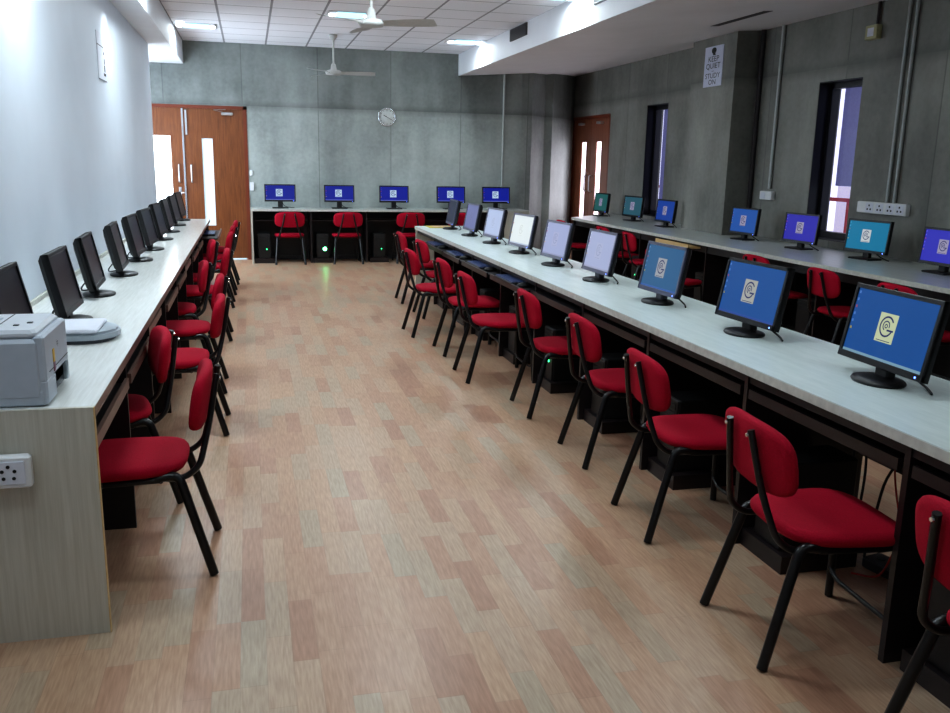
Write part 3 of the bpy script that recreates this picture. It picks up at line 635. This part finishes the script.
# ------------------------------------------------------------------ monitors
def arc(b, cx, cz, r0, r1, a0, a1, y, m, n=20, ex=1.0):
    vs = []
    for i in range(n+1):
        a = math.radians(a0+(a1-a0)*i/n)
        vs += [(cx+r0*math.cos(a)*ex, y, cz+r0*math.sin(a)), (cx+r1*math.cos(a)*ex, y, cz+r1*math.sin(a))]
    b.add(vs, [(2*i, 2*i+1, 2*i+3, 2*i+2) for i in range(n)], m)
def make_monitor(w, h, bz, label, group, bezel, neckm, square_base=False, on=True, tilt=6, card=1.3):
    """screen faces local -Y; origin under the base"""
    t = thing('monitor', label, 'monitor', (0, 0, 0), 0, group)
    if square_base: MB().box(-.115, .115, -.075, .085, 0, .014, M['black'], .006).build('base', t)
    else: MB().lathe([(.104, 0), (.108, .006), (.104, .013), (.08, .019), (.03, .022)], M['black'], 28, None, 1, .78).build('base', t)
    T = Matrix.Translation((0, 0, bz)) @ Matrix.Rotation(math.radians(-tilt), 4, 'X')
    MB().box(-.035, .035, .006, .046, .01, bz+.012, neckm, .006).box(-.033, .033, .012, .05, 0, .10, neckm, .006, T).build('neck', t)
    b = MB(); y0 = -.012
    # front ring (bezel)
    e = .017; eb = .024
    for (a, c, d, f) in ((-w/2, w/2, 0, eb), (-w/2, w/2, h-e, h), (-w/2, -w/2+e, 0, h), (w/2-e, w/2, 0, h)): b.box(a, c, y0-.004, y0+.012, d, f, bezel, .002, T)
    # body: slab then tapered rear
    rings = [(0, y0+.004), (0, y0+.026), (.022, y0+.045), (.06, y0+.055)]
    vs = []
    for ins, yy in rings: vs += [(-w/2+ins, yy, ins), (w/2-ins, yy, ins), (w/2-ins, yy, h-ins), (-w/2+ins, yy, h-ins)]
    fs = [(3, 2, 1, 0)[::-1], (12, 15, 14, 13)[::-1]]
    for r in range(3):
        for k in range(4): a = r*4+k; c = r*4+(k+1) % 4; fs.append((a, c, c+4, a+4))
    b.add(vs, fs, M['blackm'], False, T)
    b.build('housing', t)
    sw, sh = w-2*e, h-e-eb
    s = MB().quad((-sw/2, y0+.002, eb), (sw/2, y0+.002, eb), (sw/2, y0+.002, eb+sh), (-sw/2, y0+.002, eb+sh), M['screen'] if on else M['dark_screen'], T).build('screen', t)
    if on:
        cx, cz = -.012, eb+sh*.50; q_ = card; cw, chh = .0365*q_, .0405*q_
        k = MB().quad((cx-cw, y0+.0012, cz-chh), (cx+cw, y0+.0012, cz-chh), (cx+cw, y0+.0012, cz+chh), (cx-cw, y0+.0012, cz+chh), M['card'], T)
        k.build('logo_card', s)
        g = MB(); yy = y0+.0006
        arc(g, cx, cz+.004*q_, .0245*q_, .0295*q_, 32, 342, yy, M['mark'], 24, .95)
        g.quad((cx+.004*q_, yy, cz-.008*q_), (cx+.030*q_, yy, cz-.008*q_), (cx+.030*q_, yy, cz-.003*q_), (cx+.004*q_, yy, cz-.003*q_), M['mark'])
        arc(g, cx-.002*q_, cz+.006*q_, .011*q_, .0145*q_, -20, 250, yy, M['mark'], 14); arc(g, cx-.002*q_, cz+.005*q_, .0035*q_, .0065*q_, 0, 360, yy, M['mark'], 10)
        g.quad((cx-.028*q_, yy, cz-.037*q_), (cx+.028*q_, yy, cz-.037*q_), (cx+.028*q_, yy, cz-.035*q_), (cx-.028*q_, yy, cz-.035*q_), M['mark'])
        for v_ in range(len(g.v)): g.v[v_] = tuple(T @ Vector(g.v[v_]))
        g.build('logo_mark', s)
        tb = MB().quad((-sw/2, y0+.0012, eb), (sw/2, y0+.0012, eb), (sw/2, y0+.0012, eb+.010), (-sw/2, y0+.0012, eb+.010), M['bar'], T).build('taskbar', s)
        ic = MB()
        for j in range(6):
            zz_ = eb+sh-.020-j*.027; ic.quad((-sw/2+.006, y0+.0012, zz_), (-sw/2+.015, y0+.0012, zz_), (-sw/2+.015, y0+.0012, zz_+.010), (-sw/2+.006, y0+.0012, zz_+.010), M['icon'] if j not in (2, 5) else M['sticker' if j == 5 else 'rail'], T)
        ic.build('desktop_icons', s)
        MB().box(w/2-.035, w/2-.029, y0-.005, y0-.003, .008, .014, M['led_blue'], 0, T).build('power_light', t)
    MB().tube(bend([(.01, .04, bz+.05), (.05, .10, .03), (.13, .10, .006), (.20, .06, .006)], .04), .0045, M['blackm'], 6).build('cable', t)
    return t
def setcol(t, base, card=None, bar=None):
    card = card or srgb(205, 212, 190)
    for o in kids(t):
        nm = o.name.split('.')[0]
        if nm == 'screen': o.color = base
        elif nm == 'logo_card': o.color = card
        elif nm == 'logo_mark': o.color = tuple(v_*.80 for v_ in base[:3])+(1,) if base[0] > .3 or sum(base[:3]) < .14 or (base[0] > .15 and base[2] < .5) else (.012, .02, .14, 1)
        elif nm == 'taskbar': o.color = bar or tuple(min(1, base[i]*1.4+.08) for i in range(3))+(1,)
        elif nm == 'desktop_icons': o.color = tuple(min(1, base[i]*1.6+.12) for i in range(3))+(1,)
first = ['nearest', 'second nearest', 'third nearest', 'fourth nearest', 'fifth nearest', 'sixth nearest', 'seventh nearest', 'eighth nearest', 'ninth nearest', 'farthest']
G1 = 'monitors along the middle bench'
mm = [(2.17, 2.60, -2, srgb(30, 88, 158), srgb(204, 214, 176), srgb(130, 165, 185), 'A', 'large black wide monitor with blue desktop, nearest on the middle bench'),
 (2.17, 3.50, 3, srgb(38, 92, 162), srgb(180, 182, 176), srgb(60, 90, 165), 'A', 'large black wide monitor with blue desktop, second nearest on the middle bench'),
 (2.17, 4.40, 3, srgb(58, 108, 152), srgb(172, 175, 180), srgb(70, 110, 180), 'B', 'silver rimmed monitor with greyish blue desktop, third on the middle bench'),
 (2.17, 5.31, 2, srgb(178, 188, 224), srgb(184, 192, 224), srgb(170, 175, 205), 'B', 'silver rimmed monitor with washed out lavender screen, fourth on the middle bench'),  # here and below, viewing-angle wash-out and reflection are put into the glow colours
 (2.17, 6.16, 5, srgb(172, 182, 222), srgb(180, 186, 222), srgb(160, 165, 200), 'B', 'silver rimmed monitor with faint logo on lavender screen, fifth on the middle bench'),
 (2.17, 7.02, 7, srgb(238, 248, 250), srgb(240, 250, 250), srgb(200, 215, 235), 'B', 'silver rimmed monitor with glaring white screen on the middle bench'),
 (2.17, 7.90, 5, srgb(190, 206, 240), srgb(192, 206, 240), srgb(180, 190, 225), 'B', 'pale blue lit monitor just beyond the glaring white one on the middle bench'),
 (2.16, 8.72, 2, srgb(122, 130, 180), srgb(126, 134, 180), srgb(130, 135, 175), 'B', 'dull lilac lit monitor second from the far end of the middle bench'),
 (2.15, 9.58, -2, srgb(52, 60, 78), srgb(60, 66, 84), srgb(56, 60, 78), 'B', 'dark grey screened monitor at the far end of the middle bench')]
pa = make_monitor(.46, .280, .052, 'x', G1, M['black'], M['blackm'], tilt=11)
pb = make_monitor(.425, .275, .052, 'x', G1, M['bezel_s'], M['neck_s'], tilt=11)
used = set()
for (x, y, a, c1, c2, c3, k, l) in mm:
    src = pa if k == 'A' else pb; rz = -PI/2+math.radians(a)
    if k in used: t = dup(src, (x, y, D), rz, l)
    else: t = src; t.location = (x, y, D); t.rotation_euler = (0, 0, rz); t['label'] = l; used.add(k)
    setcol(t, c1, c2, c3)
# a vertex: -PI/2 turns local -Y to -X: faces the aisle
G2 = 'switched off monitors along the left bench'
pl_ = make_monitor(.405, .280, .05, 'x', G2, M['black'], M['blackm'], on=False, tilt=12)
lm = [(-.86, 3.58, 0), (-.80, 4.24, 0), (-.81, 5.04, 2), (-.79, 5.88, 2), (-.78, 6.68, -2), (-.77, 7.46, -4), (-.77, 8.35, -4), (-.77, 9.19, -2), (-.77, 10.05, -4), (-.77, 10.85, -4)]
ll = ['black monitor partly hidden behind the printer', 'black monitor directly behind the scanner', 'black monitor third from the printer on the left bench', 'black monitor fourth from the printer on the left bench', 'black monitor fifth from the printer on the left bench',
 'black monitor sixth from the printer on the left bench', 'black monitor seventh from the printer on the left bench', 'black monitor third from the door end of the left bench', 'black monitor second from the door end of the left bench', 'black monitor at the door end of the left bench']
for i, ((x, y, a), l) in enumerate(zip(lm, ll)):
    if i == 0: t = pl_; t.location = (x, y, D); t.rotation_euler = (0, 0, PI/2+math.radians(a)); t['label'] = l
    else: t = dup(pl_, (x, y, D), PI/2+math.radians(a), l)
G3 = 'lit monitors along the right bench'
pr = make_monitor(.46, .275, .055, 'x', G3, M['black'], M['blackm'], True)
rm = [(4.95, 5.42, 0, srgb(58, 58, 190), 'monitor with violet blue desktop at the right edge of the photo'), (5.02, 6.36, 8, srgb(24, 128, 168), 'monitor with bright cyan desktop under the socket strip'),
 (4.98, 7.24, 6, srgb(52, 48, 178), 'monitor with violet desktop in front of the nearer narrow window'), (4.96, 8.2, 4, srgb(40, 92, 172), 'monitor with blue desktop just right of the column'),
 (4.93, 9.95, 2, srgb(30, 72, 160), 'monitor with deep blue desktop just left of the column'), (4.97, 11.0, 8, srgb(50, 96, 112), 'monitor with grey teal desktop near the farther narrow window'), (4.93, 12.02, 2, srgb(40, 100, 100), 'monitor with green teal desktop at the far end of the right bench')]
for i, (x, y, a, c1, l) in enumerate(rm):
    rz = -PI/2+math.radians(a)
    if i == 0: t = pr; t.location = (x, y, D); t.rotation_euler = (0, 0, rz); t['label'] = l
    else: t = dup(pr, (x, y, D), rz, l)
    setcol(t, c1, srgb(205, 212, 214) if i == 1 else srgb(165, 160, 185), c1)
G4 = 'lit monitors along the back bench'
pk = make_monitor(.44, .245, .095, 'x', G4, M['black'], M['blackm'], True)
for i, (x, l) in enumerate(((.42, 'leftmost deep blue monitor on the back bench'), (1.27, 'second deep blue monitor from the left on the back bench'), (2.08, 'third deep blue monitor from the left on the back bench, below the clock'), (2.95, 'fourth deep blue monitor from the left on the back bench'), (3.66, 'rightmost deep blue monitor on the back bench, by the white conduit'))):
    if i == 0: t = pk; t.location = (x, 13.12, DB); t['label'] = l
    else: t = dup(pk, (x, 13.12, DB), 0, l)
    setcol(t, srgb(30, 42, 160), srgb(200, 225, 250), srgb(120, 130, 215))

# ------------------------------------------------------------------ towers, keyboards, mice
def make_tower(label, group):
    """front faces local -Y"""
    t = thing('computer_tower', label, 'computer', (0, 0, 0), 0, group)
    MB().box(-.14, .14, 0, .33, 0, .07, M['carcass2']).build('plinth', t)
    MB().box(-.09, .09, .03, .33, .07, .42, M['blackm'], .006).build('case', t)
    f = MB().box(-.088, .088, .02, .032, .072, .418, M['black'], .004)
    for z in (.33, .37): f.box(-.075, .075, .016, .021, z, z+.03, M['blackm'], .002)
    f.build('front_panel', t)
    return t
def led(t, m, r=.007):
    MB().lathe([(r, 0), (r*.8, .004)], m, 12, Matrix.Translation((.03, .019, .20)) @ R90).build('power_light', t)
tw = make_tower('x', 'computer towers under the middle bench')
ml2 = ['at the lower right corner', 'behind the second nearest red chair', 'behind the third nearest red chair', 'behind the fourth nearest red chair', 'behind the fifth nearest red chair', 'behind the sixth red chair', 'behind the seventh red chair', 'behind the pulled out red chair', 'at the far end']
sites = []
for i in range(9):
    yy = [1.87, 2.79, 3.67, 4.55, 5.44, 6.30, 7.2, 7.95, 8.85][i]
    sites.append((1.885, yy, -PI/2, 'black computer tower under the middle bench '+ml2[i], 'computer towers under the middle bench', {4: 'led_green', 3: 'led_cyan', 6: 'led_green'}.get(i)))
for i in range(4):
    sites.append(((.175, 1.0, 1.83, 2.655)[i], 12.90, 0, 'black computer tower under the back bench, '+('leftmost', 'with bright round light', 'third from left', 'rightmost')[i], 'computer towers under the back bench', ('led_green', 'led_white', 'led_green', None)[i]))
for i, y in enumerate((6.32, 7.22, 8.11, 9.69, 10.6)):
    sites.append((4.43, y, -PI/2, 'black computer tower under the right bench, '+('nearest', 'second nearest', 'middle', 'second farthest', 'farthest')[i]+' one', 'computer towers under the right bench', 'led_green' if i > 2 else None))
for i, (x, y, rz, l, g, ld) in enumerate(sites):
    if i == 0: t = tw; t.location = (x, y, 0); t.rotation_euler = (0, 0, rz); t['label'] = l
    else:
        t = tw.copy(); C.objects.link(t); t.location = (x, y, 0); t.rotation_euler = (0, 0, rz); t['label'] = l; t['group'] = g
        for ch in [c for c in tw.children if not c.name.startswith('power_light')]:
            c = ch.copy(); C.objects.link(c); c.parent = t
    if ld: led(t, M[ld], .028 if ld == 'led_white' else .009)

def make_keyboard():
    t = thing('keyboard', 'x', 'keyboard', (0, 0, 0), 0, 'keyboards on the pulled trays')
    MB().box(-.22, .22, -.075, .075, 0, .018, M['black'], .005).build('case', t)
    k = MB()
    for r in range(5):
        for c_ in range(18):
            k.box(-.21+c_*.0235, -.191+c_*.0235, -.062+r*.026, -.041+r*.026, .018, .024, M['key_sheen'])
    k.build('keys', t); return t
def make_mouse():
    t = thing('computer_mouse', 'x', 'mouse', (0, 0, 0), 0, 'mice on the pulled trays')
    MB().lathe([(.030, 0), (.032, .008), (.028, .022), (.015, .032), (.003, .034)], M['black'], 18, None, 1, 1.7).build('shell', t)
    MB().tube([(0, .02, .033), (0, .04, .026)], .004, M['blackm'], 6).build('wheel', t)
    MB().tube([(0, .05, .01), (.02, .12, .006), (.0, .2, .006)], .002, M['blackm'], 5).build('cable', t)
    return t
kb, mo = make_keyboard(), make_mouse()
kk = [(6.30, 'fifth'), (7.22, 'sixth'), (8.1, 'seventh'), (8.95, 'farthest')]
for i, (y, nm) in enumerate(((6.05, 'nearest of the four visible'), (6.95, 'second of the four visible'), (7.80, 'third of the four visible'), (8.75, 'farthest of the four visible'))):
    for src, dy, dx, what in ((kb, .05, 0, 'black keyboard'), (mo, -.26, .0, 'black mouse')):
        loc = (1.835+dx, y+dy, .645); l = f'{what} on a pulled tray under the middle bench, {nm}'
        if i == 0: src.location = loc; src.rotation_euler = (0, 0, -PI/2); src['label'] = l
        else: dup(src, loc, -PI/2, l)
k = dup(kb, (-.47, 10.45, .621), PI/2, 'black keyboard on the pulled out tray at the door end of the left bench'); k['group'] = 'left bench keyboard'

# ------------------------------------------------------------------ printer / scanner / paper
P = thing('laser_printer', 'boxy light grey laser printer on the near end of the left bench', 'printer', (-.61, 2.80, D))
# body with arched cut-outs; local x to -.40, y to .30
b = MB(); m = M['grey_print']; H = .228
def prism(b, prof, y0, y1, m, T=None):
    n = len(prof); vs = [(x, y0, z) for x, z in prof]+[(x, y1, z) for x, z in prof]
    fs = [tuple(range(n)), tuple(range(2*n-1, n-1, -1))]+[(i, i+n, (i+1) % n+n, (i+1) % n)[::1] for i in range(n)]
    b.add(vs, fs, m, False, T)
b.box(-.42, -.012, -.03, .30, .02, H-.02, m, .012)
# side (right) plate with slot at the lower far corner
b.box(-.03, .0, -.025, .30, .075, H-.012, m, .006); b.box(-.03, .0, -.025, .10, .004, .08, m, .006); b.box(-.03, -.012, .1, .29, .012, .07, M['slot']); b.box(-.03, .0, .27, .30, .012, .08, M['scan_grey'], .004)
b.box(-.33, -.01, -.028, .02, .004, .05, m, .004); b.box(-.42, -.33, .0, .28, .004, .03, M['slot'])
b.build('printer_body', P)
t = MB().box(-.41, -.02, -.018, .29, H-.022, H+.006, M['grey_print2'], .010); t.build('top_cover', P)
MB().box(-.145, -.142, .014, .288, H+.004, H+.0075, M['slot']).box(-.40, -.16, .04, .20, H+.005, H+.009, M['grey_print']).build('output_tray', P)
MB().box(-.10, -.085, .06, .075, H+.006, H+.009, M['slot']).box(-.07, -.055, .10, .115, H+.006, H+.009, M['slot']).build('control_button', P)
MB().box(-.001, .0015, .015, .29, .098, .1, M['slot']).build('panel_seam', P)
MB().box(-.0005, .002, .075, .097, .115, .155, M['sticker']).box(-.0005, .002, .077, .099, .085, .114, M['sticker2']).build('sticker', P)
RX = Matrix(((0, 0, 1, 0), (1, 0, 0, 0), (0, 1, 0, 0), (0, 0, 0, 1)))
text_part('maker_logo', 'hp', .028, M['inkb'], P, Matrix.Translation((.0008, .15, .155)) @ RX)
S = thing('flatbed_scanner', 'slim white and grey flatbed scanner lying behind the printer', 'scanner', (-.545, 3.70, D))
def scan_prof(w, d, rr, n=10):
    pts = [(-.42, 0)]
    for i in range(n+1):
        a = -PI/2+PI*i/n; pts.append((w-rr+rr*math.cos(a), d/2+d/2*math.sin(a)))
    pts.append((-.42, d)); return pts
def slab(b, prof, z0, z1, m, ins=0):
    n = len(prof); vs = [(x, y, z0) for x, y in prof]+[(x, y, z1) for x, y in prof]
    b.add(vs, [tuple(range(n-1, -1, -1)), tuple(range(n, 2*n))]+[(i, (i+1) % n, (i+1) % n+n, i+n) for i in range(n)], m)
b = MB(); slab(b, scan_prof(-.02, .27, .10), 0, .014, M['slot']); 
b2 = MB(); slab(b2, [(x, y) for x, y in scan_prof(.0, .29, .12)], .014, .034, M['scan_grey']); slab(b2, [(x*1.0-.012, .012+y) for x, y in scan_prof(.0, .266, .11)], .034, .044, M['scan_grey'])
b.build('foot', S); b2.build('scanner_body', S)
MB().box(-.40, -.07, .004, .28, .042, .058, M['paper'], .006).build('lid', S); MB().box(-.30, -.275, .10, .11, .058, .060, M['slot']).build('badge', S)
tag(MB().box(1.95, 2.24, 9.72, 10.0, D, D+.006, M['yellow']).box(2.0, 2.22, 9.74, 9.98, D+.006, D+.009, M['tan']).build('folder'), 'yellow paper folder lying at the far end of the middle bench', 'folder')

# cables in the open bay
cab = [([(2.30, 2.50, .60), (2.26, 2.44, .56), (2.22, 2.36, .40), (2.2, 2.36, .1)], 'black cable leaving the tower, upper one, in the open bay', 'blackm'),
 ([(2.28, 2.52, .45), (2.24, 2.46, .46), (2.2, 2.42, .36), (2.2, 2.42, .05)], 'black cable leaving the tower, lower one, in the open bay', 'blackm'),
 ([(2.36, 2.22, .70), (2.30, 2.20, .55), (2.26, 2.30, .40), (2.24, 2.34, .05)], 'black cable hanging and crossing the open bay', 'blackm'),
 ([(2.36, 2.18, .70), (2.34, 2.16, .50), (2.30, 2.22, .32), (2.24, 2.16, .05)], 'black cable hanging straight near the partition of the open bay', 'blackm'),
 ([(2.34, 2.30, .70), (2.30, 2.33, .55), (2.28, 2.28, .38), (2.22, 2.14, .22), (2.2, 2.2, .03), (2.16, 2.3, .01)], 'thin orange cable hanging in the open bay', 'orange')]
cab = [([(a_-.01, b_+.29, min(c_, .70)) for a_, b_, c_ in p_], l_, m_) for p_, l_, m_ in cab]
for pts, l, m in cab: tag(MB().tube(bend(pts, .09), .0055 if m != 'orange' else .004, M[m], 6).build('cable'), l, 'cable', 'cables hanging in the open bay')
t = thing('power_strip', 'dark power strip on the floor under the open bay', 'socket', (2.31, 2.52, 0), .2)
MB().box(-.05, .05, -.14, .14, 0, .045, M['vent'], .008).build('strip_body', t)
for k in range(3): MB().lathe([(.018, 0), (.018, .003)], M['blackm'], 12, Matrix.Translation((0, -.09+.09*k, .045))).build('socket', t)

# ------------------------------------------------------------------ world + camera
w = bpy.data.worlds.new('World'); bpy.context.scene.world = w; w.use_nodes = True
w.node_tree.nodes['Background'].inputs[0].default_value = (.62, .68, .9, 1); w.node_tree.nodes['Background'].inputs[1].default_value = .6
f, yaw, pitch, roll = 873.287, .25180613, .22058723, .02018336
cy, sy, cp, sp = math.cos(yaw), math.sin(yaw), math.cos(pitch), math.sin(pitch)
F = Vector((sy*cp, cy*cp, -sp)); R = Vector((cy, -sy, 0)); U = R.cross(F)
R2 = R*math.cos(roll)+U*math.sin(roll); U2 = -R*math.sin(roll)+U*math.cos(roll)
cam = bpy.data.cameras.new('camera'); co = bpy.data.objects.new('camera', cam); C.objects.link(co)
cam.sensor_fit = 'HORIZONTAL'; cam.sensor_width = 36; cam.lens = f*36/950; cam.clip_start = .05
mt = Matrix((R2, U2, -F)).transposed().to_4x4(); mt.translation = Vector((0, 0, 1.5)); co.matrix_world = mt
bpy.context.scene.camera = co
sc = bpy.context.scene; sc.view_settings.view_transform = 'Standard'; sc.view_settings.exposure = 0.16; sc.view_settings.look = 'Medium High Contrast'
